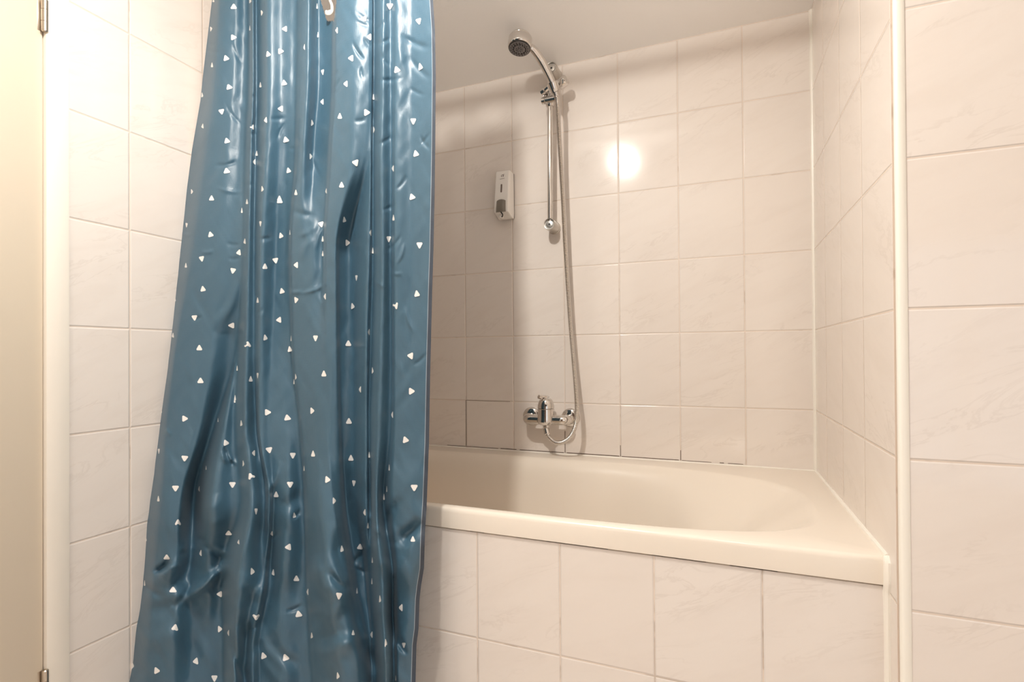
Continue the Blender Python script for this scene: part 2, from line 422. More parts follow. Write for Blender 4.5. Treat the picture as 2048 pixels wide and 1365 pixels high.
# ------------------------------------------------------------------ slide rail with its two wall mounts and sliding holder
HP = [at(1111, 186, -.104), at(1104, 165, -.122), at(1094, 143, -.143), at(1081, 119, -.168), at(1068, 101, -.192), at(1056, 91, -.208)]
BX, BY = -.829, -.055
def rail():
    root = thing('shower_rail', 'chrome vertical shower rail with two round wall mounts', 'shower rail', (BX, 0, 1.44))
    bm = bmesh.new(); add_tube(bm, [(BX, BY, 1.445), (BX+.0015, BY, 1.70), (BX+.004, BY, 1.992)], .0098, 24); obj('bar', bm, M_CHROME, root)
    for z, x in ((1.441, BX), (1.995, BX+.012)):
        bm = bmesh.new()
        add_lathe(bm, (x, 0, z), (0, -1, 0), [(0, .0230), (.004, .0230), (.006, .0208), (.060, .0208), (.068, .0205), (.0695, .0192), (.0690, .0178), (.0625, .0172), (.0625, .004)], 36, cap1=False)
        add_lathe(bm, (x, -.0620, z), (0, -1, 0), [(0, .013), (.003, .012), (.0035, .010)], 24)
        m = obj('wall_mount', bm, M_MOUNT, root)
        bm = bmesh.new(); add_lathe(bm, (x, -.0650, z), (0, -1, 0), [(0, .0034), (.0012, .0034)], 14); obj('screw', bm, M_DARK, m)
    # sliding holder
    zc = 1.883; px = BX+.003
    bm = bmesh.new()
    add_lathe(bm, (px, BY, zc-.020), (0, 0, 1), [(0, .0135), (.003, .0155), (.040, .0155), (.043, .0135)], 28)
    add_lathe(bm, (px-.028, BY-.012, zc), (1, 0, 0), [(0, .009), (.002, .0125), (.012, .0130), (.013, .011), (.015, .0125), (.060, .012), (.062, .010)], 24)
    hold = obj('slider', bm, M_CHROME, root)
    bm = bmesh.new()
    add_lathe(bm, (px-.026, BY-.016, zc+.024), (.85, -.3, .35), [(0, .008), (.003, .0135), (.015, .0130), (.019, .0095), (.040, .0085)], 8)
    obj('clamp_knob', bm, M_CHROME, hold)
    bm = bmesh.new()     # cradle arm and big swivel knob on the right
    add_tube(bm, catmull([(px, BY-.012, zc+.008), (px+.012, BY-.018, zc+.028), (px+.034, BY-.020, zc+.047)], 6), .0085, 16)
    add_lathe(bm, (px+.036, BY-.016, zc+.040), (.80, -.35, .25), [(0, .010), (.004, .0165), (.010, .0165), (.012, .0150), (.013, .0185), (.030, .0190), (.036, .0165), (.039, .010), (.0395, .002)], 30)
    obj('swivel_knob', bm, M_CHROME, hold)
    bm = bmesh.new()     # split cone that grips the handle
    a, b = HP[0], HP[1]; d = Vector(b-a)*.9; a = a+(b-a)*.12
    add_lathe(bm, a, d, [(0, .0162), (.0, .0182), (d.length*.92, .0205), (d.length, .0200), (d.length, .0180), (.002, .0163)], 26, cap0=False, cap1=False)
    obj('handle_cradle', bm, M_CHROME, hold)
rail()

# ------------------------------------------------------------------ hand shower and hose
def handset():
    base = Vector(HP[0])
    root = thing('hand_shower', 'chrome hand shower clipped at the top of the rail, round grey spray face', 'hand shower', base)
    pts = catmull(HP, 8); n = len(pts)
    bm = bmesh.new()
    rr = np.interp(np.linspace(0, 1, n), [0, .06, .25, .55, .85, 1], [.0108, .0120, .0126, .0142, .0128, .0120])
    add_tube(bm, pts, list(rr), 22); obj('handle', bm, M_CHROME, root)
    c = Vector(at(1040, 86, -.222)); ax = Vector((-.03, -.17, -.985)).normalized()
    bm = bmesh.new()
    add_lathe(bm, c-ax*.032, ax, [(0, .004), (.001, .016), (.004, .026), (.010, .0345), (.016, .0382), (.017, .0378), (.018, .0392), (.034, .0400), (.046, .0395), (.050, .0375), (.051, .0360)], 48)
    head = obj('shower_head', bm, M_CHROME, root)
    bm = bmesh.new()
    add_lathe(bm, c-ax*.032, ax, [(.050, .0365), (.0535, .0360), (.054, .0345), (.052, .0335), (.051, .030)], 48, cap0=False)
    ring = obj('selector_ring', bm, M_DARK, head)
    bm = bmesh.new(); add_lathe(bm, c-ax*.032, ax, [(.050, .0340), (.0548, .0335), (.0556, .0310), (.0556, .0245), (.0540, .0235), (.0540, .0185), (.0560, .0175), (.0568, .0150), (.0568, .001)], 48)
    face = obj('spray_face', bm, M_GREYF, head)
    bm = bmesh.new(); x, y, z = frame_to(ax)
    for R, k in ((.0280, 18), (.0210, 14), (.0100, 8), (.005, 4)):
        for i in range(k):
            a = 2*PI*i/k; p = c-ax*.032+(x*math.cos(a)+y*math.sin(a))*R
            add_lathe(bm, p, ax, [(.0535, .0016), (.0580, .0013)], 8)
    o = obj('spray_nozzles', bm, M_DARK, face); o['kind'] = 'stuff'
    bm = bmesh.new(); d = (Vector(HP[0])-Vector(HP[1])).normalized()
    add_lathe(bm, Vector(HP[0])-d*.004, d, [(0, .0112), (.003, .0118), (.013, .0112), (.016, .0088)], 24); obj('hose_nut', bm, M_CHROME_S, root)
    return Vector(HP[0])+d*.012
hs = handset()
def hose():
    P = [hs, at(1115.5, 212, -.098), at(1118, 262, -.084), at(1122, 330, -.066), at(1127, 420, -.056), at(1131, 500, -.050), at(1136, 580, -.044), at(1141, 650, -.040), at(1147, 720, -.042),
         at(1152, 780, -.055), at(1154, 820, -.075), at(1151, 850, -.085), at(1142, 872, -.085), at(1128, 884, -.083), at(1113, 886, -.080), at(1101, 878, -.074), (-.8452, -.0665, .699), (-.8450, -.0640, .7095)]
    q, s = resample(catmull(P, 16), .0011)
    root = thing('shower_hose', 'ribbed metal shower hose hanging from hand shower down to the mixer tap', 'hose', Vector(P[-1]))
    rr = [.0078+.00085*math.sin(2*PI*a/.0044) for a in s]
    bm = bmesh.new(); add_tube(bm, q, rr, 12); obj('metal_sleeve', bm, M_CHROME_S, root, angle=60)
    bm = bmesh.new(); a, b = Vector(q[-1]), Vector(q[-22]); d = (b-a).normalized()
    add_lathe(bm, a-d*.006, d, [(0, .0105), (.001, .0112), (.020, .0108), (.022, .0090), (.026, .0088)], 22); obj('end_nut', bm, M_CHROME, root)
hose()

# ------------------------------------------------------------------ bath mixer tap
def mixer():
    xL, xR, zc, y = -.9225, -.7740, .7470, -.058
    root = thing('bath_mixer', 'chrome single lever mixer tap on the back wall above the tub', 'mixer tap', (-.848, 0, .73))
    for x in (xL, xR):
        bm = bmesh.new(); add_lathe(bm, (x, 0, zc+.003), (0, -1, 0), [(0, .0345), (.002, .0345), (.006, .0332), (.010, .0285), (.013, .0190), (.014, .0130), (.034, .0130)], 40); obj('escutcheon', bm, M_CHROME, root)
        bm = bmesh.new(); add_lathe(bm, (x, -.022, zc+.001), (0, -1, 0), [(0, .0150), (.002, .0170), (.016, .0170), (.018, .0150), (.024, .0145)], 6 if False else 30); obj('union_nut', bm, M_CHROME, root)
    bm = bmesh.new()     # bridge body: two swept arms to the wall unions
    P = [(xL+.001, -.040, zc), (xL+.002, -.052, zc-.001), (xL+.012, -.060, zc-.001), (-.885, y-.004, zc-.001), (-.848, y-.006, zc-.001), (-.815, y-.004, zc), (xR-.014, -.061, zc), (xR-.002, -.053, zc), (xR-.001, -.040, zc)]
    q = catmull(P, 8); add_tube(bm, q, [.0175]*len(q), 24); body = obj('body', bm, M_CHROME, root)
    tx, ty = -.8470, y-.006
    bm = bmesh.new(); add_lathe(bm, (tx, ty, zc-.018), (0, 0, 1), [(0, .022), (.003, .0270), (.012, .0330), (.022, .0308), (.034, .0297), (.056, .0292), (.0575, .0280)], 44); obj('turret', bm, M_CHROME, root)
    bm = bmesh.new()
    add_lathe(bm, (tx, ty, zc+.0400), (0, 0, 1), [(0, .0280), (.001, .0297), (.010, .0293), (.020, .0272), (.029, .0235), (.034, .0195), (.037, .0135), (.038, .004)], 44); cap = obj('lever_cap', bm, M_CHROME, root)
    bm = bmesh.new()
    q = catmull([(tx+.006, ty+.006, zc+.076), (tx, ty+.002, zc+.080), (tx-.008, ty-.010, zc+.0835), (tx-.016, ty-.022, zc+.0850)], 6)
    add_tube(bm, q, list(np.linspace(.0130, .0060, len(q))), 16, flat=.65)
    add_lathe(bm, Vector(q[-1])-Vector((0, 0, .003)), (-.5, -.6, .25), [(-.007, .003), (-.005, .0070), (.004, .0074), (.006, .004)], 14)
    obj('lever', bm, M_CHROME, cap)
    d = Vector((.30, -.95, .02)).normalized()
    bm = bmesh.new(); add_lathe(bm, Vector((tx, ty, zc+.0525))+d*.0285, d, [(0, .0038), (.0014, .0036)], 16); obj('indicator_dot', bm, M_DARK, cap)
    bm = bmesh.new(); add_lathe(bm, (-.8450, -.0640, zc-.014), (0, 0, -1), [(0, .0135), (.008, .0135), (.0085, .0115), (.013, .0115)], 26); obj('hose_outlet', bm, M_CHROME_S, root)
mixer()

# ------------------------------------------------------------------ shower curtain
ROWS = np.array([-320, 0, 150, 300, 500, 700, 850, 1000, 1150, 1300, 1400, 1560], float)
TX = '''424 408 384 358 335 314 292 285 262 248
440 432 415 388 352 335 325 310 300 290
470 465 450 430 420 400 360 350 345 340
495 494 487 481 470 428 388 384 386 386
496.5 495.5 488.5 483 473 450 425 415 415 415
498 497 490 485 476 468 478 440 445 445
505 506 501 497 492 490 503 480 470 468
513 513 512 509 509 513 530 515 492 490
535 535 530 522 520 518 538 528 505 505
565 565 560 555 545 540 548 540 520 520
580 580 575 570 565 570 575 565 560 560
592 590 588 577 581 597 606 610 616 622
604 602 597 583 587 603 614 618 628 635
615 613 606 600 600 615 625 640 650 660
640 640 630 625 620 635 645 660 680 690
664 662 655 645 640 650 665 685 710 715
672 672 664 652 655 660 672 695 722 730
700 700 700 670 672 676 682 703 732 738
738 738 728 679 681 684 692 715 738 742
742 742 738 700 705 705 710 728 742 746
745 744.5 742 738 733 733 733 737 745 748
747 746 745 745.5 741 738 740 741 748 751
765 765 762 765 762 757 752 762 770 772
782 782 783 781 782 780 767 785 787 789
792 792 790 790 790 790 785 795 795 797
825 825 825 825 825 822 815 818 812 812
866 871 871 867 862 857 851 844 834 829'''
TD = '''0 0 0 0 0 0 0 0 0 0
2.2 2.2 2.2 2.5 2.5 2.5 2.2 1.5 1.5 1.5
1.0 1.0 1.5 1.8 1.2 1.0 1.5 1.2 1.0 1
-1.0 -1.0 -0.5 0.3 -2.0 -3.0 -3.0 -1.0 -1 -1
-0.9 -0.9 -0.4 0.3 -1.8 0.5 2.0 -.5 -1.5 -1.5
-0.8 -0.8 -0.3 0.4 -1.5 -0.8 0.0 -1.5 -2 -2
1.5 1.5 1.5 1.6 1.6 1.5 1.8 2.5 2.5 2.5
0.0 0 0 0.2 0.2 -1.0 0.0 1.0 .5 .5
2 2 2 1.8 1.5 1.2 1.0 0.5 1.2 1.2
0 0 -0.3 -1.2 -0.5 0.2 0.0 -1.0 .3 .3
-0.6 -0.6 -1.0 -1.2 -0.8 -0.3 0.5 0.3 .3 .3
-1 -1 -1 -0.8 -1.0 -1.2 -1.0 -1.0 -.8 -.8
0.6 0.6 0.8 1.0 0.4 0.5 0.3 0 0 0
1.2 1.2 1.2 1.2 0.8 0.8 1.2 1.5 1.5 1.5
-1.8 -1.8 -1.5 1.0 1.2 1.4 2.0 2.4 2.8 2.8
-1.2 -1.2 -0.5 0.0 1.5 1.6 1.8 1.8 2.2 2.2
1.8 1.8 2.0 1.8 1.8 1.5 1.2 1.0 1.2 1.2
2.2 2.2 2.2 2.0 1.6 0.8 0.2 -0.5 .2 .2
1.0 1.0 1.0 0.2 -0.5 -1.2 -2.0 -2.0 -.8 -.8
0.6 0.6 0.5 -1.8 -1.8 -1.8 -1.5 -2.2 -1.2 -1.2
0.4 0.4 0.4 0.6 0.6 0 0 -1.0 -1 -1
-0.6 -0.6 -0.6 -0.6 -0.6 -0.8 -0.8 -0.8 -1 -1
1.5 1.5 1.5 1.5 1.5 1.4 1.2 1.6 1.8 1.8
0.2 0.2 0 0 -0.3 -0.5 -0.8 -0.6 -.6 -.6
1.0 1.0 1.0 1.0 0.6 0.4 0.6 0.6 .5 .5
0 0 0 0.2 0.3 0.4 0.8 0.8 .5 .5
.3 .3 .3 .3 .3 .3 .3 .3 .3 .3'''
def table(s, ext):
    a = np.array([[float(v) for v in ln.split()] for ln in s.strip().splitlines()])
    top = a[:, :1]+(a[:, :1]-a[:, 1:2])*(.5 if ext else 0); bot = a[:, -1:]+(a[:, -1:]-a[:, -2:-1])*(1.0 if ext else 0)
    return np.hstack([top, a, bot])
TXA, TDA = table(TX, True), table(TD, False)
TXA[0, -1] = TXA[0, -2]-16
def pchip(x, y, q):
    h = np.diff(x); dl = np.diff(y)/h; m = np.zeros_like(y)
    w1, w2 = 2*h[1:]+h[:-1], h[1:]+2*h[:-1]
    ok = dl[:-1]*dl[1:] > 0
    m[1:-1][ok] = (w1+w2)[ok]/(w1[ok]/dl[:-1][ok]+w2[ok]/dl[1:][ok])
    m[0], m[-1] = dl[0], dl[-1]
    i = np.clip(np.searchsorted(x, q)-1, 0, len(x)-2); t = (q-x[i])/h[i]; hh = h[i]
    t = np.clip(t, 0, 1)
    return (1+2*t)*(1-t)**2*y[i]+t*(1-t)**2*hh*m[i]+t*t*(3-2*t)*y[i+1]+t*t*(t-1)*hh*m[i+1]
FOLD = 1.9
PX0, PX1, PY0, PY1 = 200, 900, -310, 1540
XS = np.arange(PX0, PX1); YS = np.arange(PY0, PY1)
tx = np.stack([pchip(ROWS, r, YS.astype(float)) for r in TXA]); td = np.stack([pchip(ROWS, r, YS.astype(float)) for r in TDA])
tx[0] = np.interp(YS, [-320, 0, 150, 200, 300, 400, 500, 576, 650, 737, 800, 850, 950, 1000, 1050, 1100, 1150, 1180, 1200, 1250, 1300, 1365, 1400, 1560], [452, 424, 406, 401, 384, 371, 357, 348, 341, 331, 321, 313, 302, 293, 288, 286, 285, 284.5, 281, 270, 262, 251, 247, 236])
tx[-1] = np.interp(YS, [-320, 0, 60, 150, 300, 400, 500, 560, 720, 800, 885, 1007, 1065, 1137, 1173, 1200, 1259, 1290, 1365, 1560], [866, 866, 870, 871.5, 870.5, 869, 867, 865, 861, 859.5, 858, 853.6, 850, 848, 842, 839, 837, 833, 831, 822])
DM = np.zeros((len(YS), len(XS)))
for j in range(len(YS)):
    xx = np.maximum.accumulate(tx[:, j]+np.arange(tx.shape[0])*.01)
    for k in range(1, len(xx)): xx[k] = max(xx[k], xx[k-1]+.9)
    DM[j] = pchip(xx, td[:, j], XS.astype(float))
def blur(a, k, axis):
    w = np.exp(-np.arange(-3*k, 3*k+1)**2/(2*k*k)); w /= w.sum(); n = int(len(w)//2)
    p = np.pad(a, [(n, n) if i == axis else (0, 0) for i in range(2)], mode='edge'); out = np.zeros_like(a)
    for i, c in enumerate(w): out += c*(p[i:i+a.shape[0]] if axis == 0 else p[:, i:i+a.shape[1]])
    return out
lowf = np.clip((YS-850)/220, 0, 1)[:, None]; DM = blur(DM, 1, 1)*(FOLD*1.1)*(1+.65*lowf*lowf*(3-2*lowf))
GX, GY = np.meshgrid(XS.astype(float), YS.astype(float))
def vnoise(sx, sy, ang):
    c, s = math.cos(ang), math.sin(ang); u = (GX*c+GY*s)/sx+100; v = (-GX*s+GY*c)/sy+100
    R = rng.standard_normal((260, 260)); i, j = np.floor(u).astype(int), np.floor(v).astype(int); a, b = u-i, v-j
    a = a*a*a*(a*(a*6-15)+10); b = b*b*b*(b*(b*6-15)+10); i %= 259; j %= 259
    return (R[i, j]*(1-a)+R[i+1, j]*a)*(1-b)+(R[i, j+1]*(1-a)+R[i+1, j+1]*a)*b
low = np.clip((GY-780)/300, 0, 1)
DM += .10*vnoise(26, 120, .10)+.05*vnoise(12, 60, -.5)+.05*vnoise(14, 50, .6)
DM += low*(.60*vnoise(40, 110, .35)+.25*vnoise(22, 60, -.6))
CR = []
def creases(ox, oy, k, txt, amp, w):
    for ln in txt.split(','):
        a = [float(v) for v in ln.split()]
        CR.append((a[0]/k+ox, a[1]/k+oy, a[2]/k+ox, a[3]/k+oy, a[4] if len(a) > 4 else amp, a[5] if len(a) > 5 else w))
creases(380, 0, 3.411, '105 330 200 365,110 290 170 310,290 300 360 440,240 700 360 860,170 1130 330 1100 -.35,180 1280 360 1310 .25,395 655 450 660,400 855 450 850,405 915 450 912,370 1260 440 1255,550 810 660 800,660 830 590 960,680 1020 715 1005,820 1010 890 1210,965 620 1030 530,970 530 1010 480,960 640 1000 620,1110 290 1190 410 -.4,1180 250 1240 330,1130 140 1230 180,1130 80 1250 150,1260 210 1330 140,1260 300 1370 260,1300 360 1360 450,1260 540 1450 530,1165 460 1180 540,1260 990 1380 930,1500 600 1600 650,1440 240 1640 330 -.35 4,1500 390 1640 540 -.3 4,1420 230 1500 560 .25 5,1120 825 1200 815,1560 1000 1640 900,1400 1300 1480 1200,1570 930 1640 1020', -.22, 2.4)
creases(340, 400, 3.4125, '75 230 150 240 .2,215 360 300 348 .3,390 300 480 305,390 400 480 398,590 265 700 255 -.35,820 630 900 625 .3,890 640 1070 570 .35,830 70 1000 110 -.3 4,880 250 1000 170 .3 4,1060 160 1000 330 .3 3,1260 540 1250 740 .25,1390 540 1470 600 .3,1480 350 1580 240,1545 440 1600 300 .25,1440 70 1540 30,1610 740 1660 900 .25,1660 1130 1750 1050 -.3,590 780 640 740,145 820 220 795,320 880 480 500 .5 7,1505 500 1590 505 .2,1030 600 1040 700,960 260 900 420 .3 5', -.22, 2.4)
creases(250, 750, 2.22, '180 240 205 270 .3,130 880 200 820 -.6 4,150 895 215 840 .5 4,220 1010 470 820 .9 7,210 1030 300 930 -.8 5,205 960 250 790 -.7 6,250 790 270 730 .5 4,440 320 470 390 -.6 3,450 350 500 400 .6 3,430 345 455 395 .5 3,480 400 470 380 -.5 3,320 720 370 735 -.4 4,330 730 460 830 -.5 4,400 760 480 800 .5 6,620 540 690 390 .5 5,600 330 628 530 .4 4,630 540 645 700 .4 3,690 700 640 740,740 640 780 600,1085 615 1150 730 .7 5,1090 640 1120 680 -.5 3,1150 720 1180 900 .6 6,1200 720 1310 645 -.5 6,1190 780 1240 720 .4 6,1000 850 1090 880,850 800 900 1000 .5 7,930 860 1000 960 .5 4,720 1050 790 1020 -.4,470 1150 530 1365 -.5 4,560 1140 600 1080 -.4,1190 1160 1250 1240 -.4,80 920 170 990 -.5 5,1060 780 1000 880 -.4,660 1180 760 1260 .4 9,880 1130 990 1040 -.4 9,900 1200 1000 1180 .4 10,560 690 500 900 .3 8,250 850 180 860 .4 5,600 1180 560 1260 -.4 6', -.36, 2.8)
creases(250, 750, 2.22, '230 1010 460 830 1.5 9,215 965 300 780 -1.3 8,320 970 460 860 -.9 12,110 930 280 800 .9 10,130 880 200 825 -1 5,640 560 630 1000 -1.1 9,600 1000 640 830 .9 7,540 1120 640 900 .7 10,945 690 1000 950 -1.1 8,1000 940 1110 1310 -1.6 9,1100 690 1170 900 1.2 8,1165 880 1190 1400 1.0 9,1200 880 1200 1200 -.9 8,850 810 930 1000 .9 11,900 870 1010 960 -.8 6,1190 765 1310 650 -1.1 8,1215 550 1160 700 -.6 6,1190 1080 1250 1240 -.8 5,830 1190 1000 1100 -.6 10,870 1250 1040 1150 .7 10,480 1150 540 1365 -.9 6,400 880 400 1365 -.6 16,520 880 500 1100 .8 16,690 780 730 1050 -.7 18,60 1050 280 1000 -.6 12,80 1180 250 1130 .5 14,620 1150 760 1290 -.8 9,690 600 780 520 -.6 9,380 540 420 700 .8 14', -.3, 3)
for x0, y0, x1, y1, amp, w in CR:
    ln = math.hypot(x1-x0, y1-y0)+1e-6; ux, uy = (x1-x0)/ln, (y1-y0)/ln
    s = (GX-x0)*ux+(GY-y0)*uy; q = -(GX-x0)*uy+(GY-y0)*ux
    q = q-.06*ln*np.sin(np.clip(s/ln, 0, 1)*PI)
    DM += amp*(1.25+.5*min(1, max(0, (y0-800)/200)))*np.exp(-(q/w)**2/2)*np.clip(np.minimum(s, ln-s)/(ln*.35)+.15, 0, 1)
DM = blur(DM, 1, 0)
def dmap(px, py):
    u = np.clip(px-PX0, 0, len(XS)-1.01); v = np.clip(py-PY0, 0, len(YS)-1.01); i, j = u.astype(int), v.astype(int); a, b = u-i, v-j
    return (DM[j, i]*(1-a)+DM[j, i+1]*a)*(1-b)+(DM[j+1, i]*(1-a)+DM[j+1, i+1]*a)*b
def rays(px, py): return _f+_r*((px-CX)/F)[..., None]-_u*((py-CY)/F)[..., None]
def edges(py): return np.interp(py, YS, tx[0]), np.interp(py, YS, tx[-1])
YTOP = -.80
def lefty(py): return np.interp(py, [-100, 0, 300, 700, 1000, 1200, 1365, 1560], [-.80, -.80, -.812, -.86, -.915, -.945, -.975, -.99])
def righty(py): return np.interp(py, [-300, 0, 600, 1000, 1365, 1560], [-.80, -.80, -.80, -.805, -.83, -.84])
def surf(px, py, extra=0.0):
    """curtain surface point for drawing coordinates (px, py): hanging sheet plus folds"""
    xl, xr = edges(py); ly, ry = lefty(py), righty(py)
    A = rays(xl, py); A = CAM+A*((ly-CAM[1])/A[..., 1])[..., None]
    B = rays(xr, py); B = CAM+B*((ry-CAM[1])/B[..., 1])[..., None]
    d = rays(px, py); n = np.stack([-(B-A)[..., 1], (B-A)[..., 0]], -1)     # plan normal of the sheet at this height
    t = ((A[..., :2]-CAM[:2])*n).sum(-1)/((d[..., :2])*n).sum(-1)
    P = CAM+d*t[..., None]
    dn = d/np.linalg.norm(d, axis=-1, keepdims=True)
    return P-dn*(dmap(px, py)*.01+extra)[..., None]
NU, NV = 440, 620
def curtain():
    uu = np.linspace(0, 1, NU); vv = np.linspace(0, 1, NV)
    # top and bottom drawing rows so that the sheet hangs from z=2.03 to z=.10
    def row_for(z, x, lo, hi):
        for _ in range(40):
            m = (lo+hi)/2
            if surf(np.array([x]), np.array([m]))[0][2] > z: lo = m
            else: hi = m
        return (lo+hi)/2
    cols_top = np.array([row_for(2.028, x, -300, 200) for x in np.linspace(424, 866, 24)])
    cols_bot = np.array([row_for(.10, x, 1200, 1535) for x in np.linspace(245, 826, 24)])
    yt = np.interp(uu, np.linspace(0, 1, 24), cols_top); yb = np.interp(uu, np.linspace(0, 1, 24), cols_bot)
    PY = yt[None, :]+(yb-yt)[None, :]*vv[:, None]
    xl, xr = edges(PY); PXg = xl+(xr-xl)*uu[None, :]
    co = surf(PXg, PY).reshape(-1, 3)
    root = thing('shower_curtain', 'blue satin shower curtain with small white triangles hanging along the tub', 'shower curtain', (-1.25, -.82, .10))
    off = np.array(root.location)
    idx = np.arange(NU*NV).reshape(NV, NU)
    f = np.stack([idx[:-1, :-1], idx[1:, :-1], idx[1:, 1:], idx[:-1, 1:]], -1).reshape(-1, 4)
    cx = (PXg[:-1, :-1]+PXg[1:, 1:])/2; cy = (PY[:-1, :-1]+PY[1:, 1:])/2
    notch = (cy < 42) & (cx > 641+np.clip(cy, 0, 42)*.30) & (cx < 673-np.clip(cy, 0, 42)*.12)
    f = f[~notch.reshape(-1)]
    hemf = ((uu[:-1]+uu[1:])/2 > .986)
    hm = np.broadcast_to(hemf[None, :], cx.shape).reshape(-1)[~notch.reshape(-1)]
    def mk(name, co, faces, mat, parent):
        used = np.unique(faces); rm = -np.ones(len(co), int); rm[used] = np.arange(len(used))
        me = bpy.data.meshes.new(name); me.from_pydata((co[used]-off).tolist(), [], rm[faces].tolist()); me.update()
        me.polygons.foreach_set('use_smooth', [True]*len(me.polygons))
        return link(name, me, mat, parent)
    fab = mk('fabric', co, f[~hm], [M_CURT, M_PRINT, M_STITCH], root)
    ucell = np.broadcast_to(((uu[:-1]+uu[1:])/2)[None, :], cx.shape).reshape(-1)[~notch.reshape(-1)][~hm]
    fab.data.polygons.foreach_set('material_index', np.where(ucell > .9835, 2, 0).astype(np.int32))
    hem = mk('side_hem', co, f[hm], M_HEM, root)
    # printed triangles: small rounded triangles laid in the cloth surface, joined into the fabric mesh
    V, Fc = [], []
    S = .0150
    tri = []
    for k in range(3):
        a0 = PI/2+2*PI*k/3
        for da in (-.55, -.2, .2, .55):
            c = np.array([math.cos(a0), math.sin(a0)])*S*.40
            tri.append(c+S*.17*np.array([math.cos(a0+da*1.9), math.sin(a0+da*1.9)]))
    tri = np.array(tri)
    for px, py, ang, ws in TRI:
        p = np.array([px]), np.array([py]); e = 1.5
        du = (surf(p[0]+e, p[1])-surf(p[0]-e, p[1]))[0]/(2*e); dv = (surf(p[0], p[1]+e)-surf(p[0], p[1]-e))[0]/(2*e)
        lu = min(max(np.linalg.norm(du), .0008), .0035); lv = min(max(np.linalg.norm(dv), .0008), .0020)
        if ws < .5: lu = max(lu, .0024)
        ca, sa = math.cos(math.radians(ang)), math.sin(math.radians(ang))
        pts = []
        for s in (0, .5, 1.0):
            for (a, b) in (tri*s if s else tri[:1]*0):
                X = a*ca+b*sa; Y = -a*sa+b*ca
                pts.append((px+X/lu*max(ws, .25 if ws < .3 else ws)**.5, py-Y/lv))
        pts = np.array(pts); xl_, xr_ = edges(pts[:, 1]); pts[:, 0] = np.clip(pts[:, 0], xl_+.5, xr_-.5)
        q = surf(pts[:, 0], pts[:, 1], .0011); b0 = len(V); n = len(tri); V += q.tolist()
        for i in range(n):
            j = (i+1) % n
            Fc.append((b0, b0+1+i, b0+1+j)); Fc.append((b0+1+i, b0+1+n+i, b0+1+n+j, b0+1+j))
    me = fab.data; bm = bmesh.new(); bm.from_mesh(me)
    vs = [bm.verts.new(Vector(v)-Vector(off)) for v in V]
    for fc in Fc:
        g = bm.faces.new([vs[i] for i in fc]); g.material_index = 1; g.smooth = True
    bm.to_mesh(me); bm.free()
    return root
def conv(ox, oy, k, txt):
    out = []
    for ln in txt.split(','):
        a = [float(v) for v in ln.split()]; out.append((a[0]/k+ox, a[1]/k+oy, a[2], a[3] if len(a) > 3 else 1.))
    return out
TRI = conv(380, 0, 3.411, '298 47 0,143 197 200,295 255 330,246 398 100,150 446 0,267 595 340,83 650 350 .8,215 760 170,86 862 15,252 962 345,250 1168 350,12 1308 90,147 1355 0,489 87 200,648 197 150 .8,617 350 330 .9,533 370 340,480 582 0,642 567 350 .8,620 742 150 .8,517 820 260,425 868 150,455 1050 0 .5,440 1105 270 .5,654 955 345,672 1165 345,493 1290 100,610 1358 0 .6,408 195 0 .25,780 322 20 .35,867 45 0 .3,873 240 0 .3,905 490 170 .5,903 695 150 .7,833 840 340 .8,823 1068 330,722 1317 0,929 1305 20 .5,1001 207 30 .7,1187 127 275,1363 40 180,1560 143 165,1224 252 270,1100 397 150,1064 572 150,1022 795 0,1204 768 90,1130 1110 160,1034 1265 0,1411 477 340,1571 457 340,1252 665 0 .25,1254 885 90 .3,1523 825 180,1541 1050 345,1385 1150 270,1515 1345 340,160 3 0 .7,410 5 100')
TRI += conv(340, 400, 3.4125, '525 15 0,749 8 0,113 170 185,277 238 105,216 400 170,108 450 0,225 610 350,32 680 0,167 803 175,20 927 10,200 1013 0,208 1237 0,490 75 0 .3,617 160 180,510 285 10,470 360 20 .8,430 482 190,757 245 100 .8,720 412 170 .8,648 457 0,598 688 0,764 624 345,745 820 265,422 858 270,530 990 120,650 942 345,817 1022 350 .9,598 1197 180 .7,551 1226 0,458 1153 0 .2,818 225 0 .25,826 950 0 .25,858 1210 340 .6,846 1245 0 .3,444 1355 0 .3,1031 165 45 .8,1042 270 0 .4,1042 370 0 .6,862 445 270,860 683 200,1058 660 270,1190 137 350 .9,1210 293 90 .7,1369 225 270 .9,1525 125 0,1493 265 180,1703 307 180,1272 530 180 .8,1685 643 350,1246 727 340 .8,1540 722 280,993 942 180,1050 1190 0,1217 983 0 .8,1358 903 30 .8,1382 1167 340 .6,1298 1295 270 .9,1643 1065 275,1646 1307 90,1384 350 0 .15')
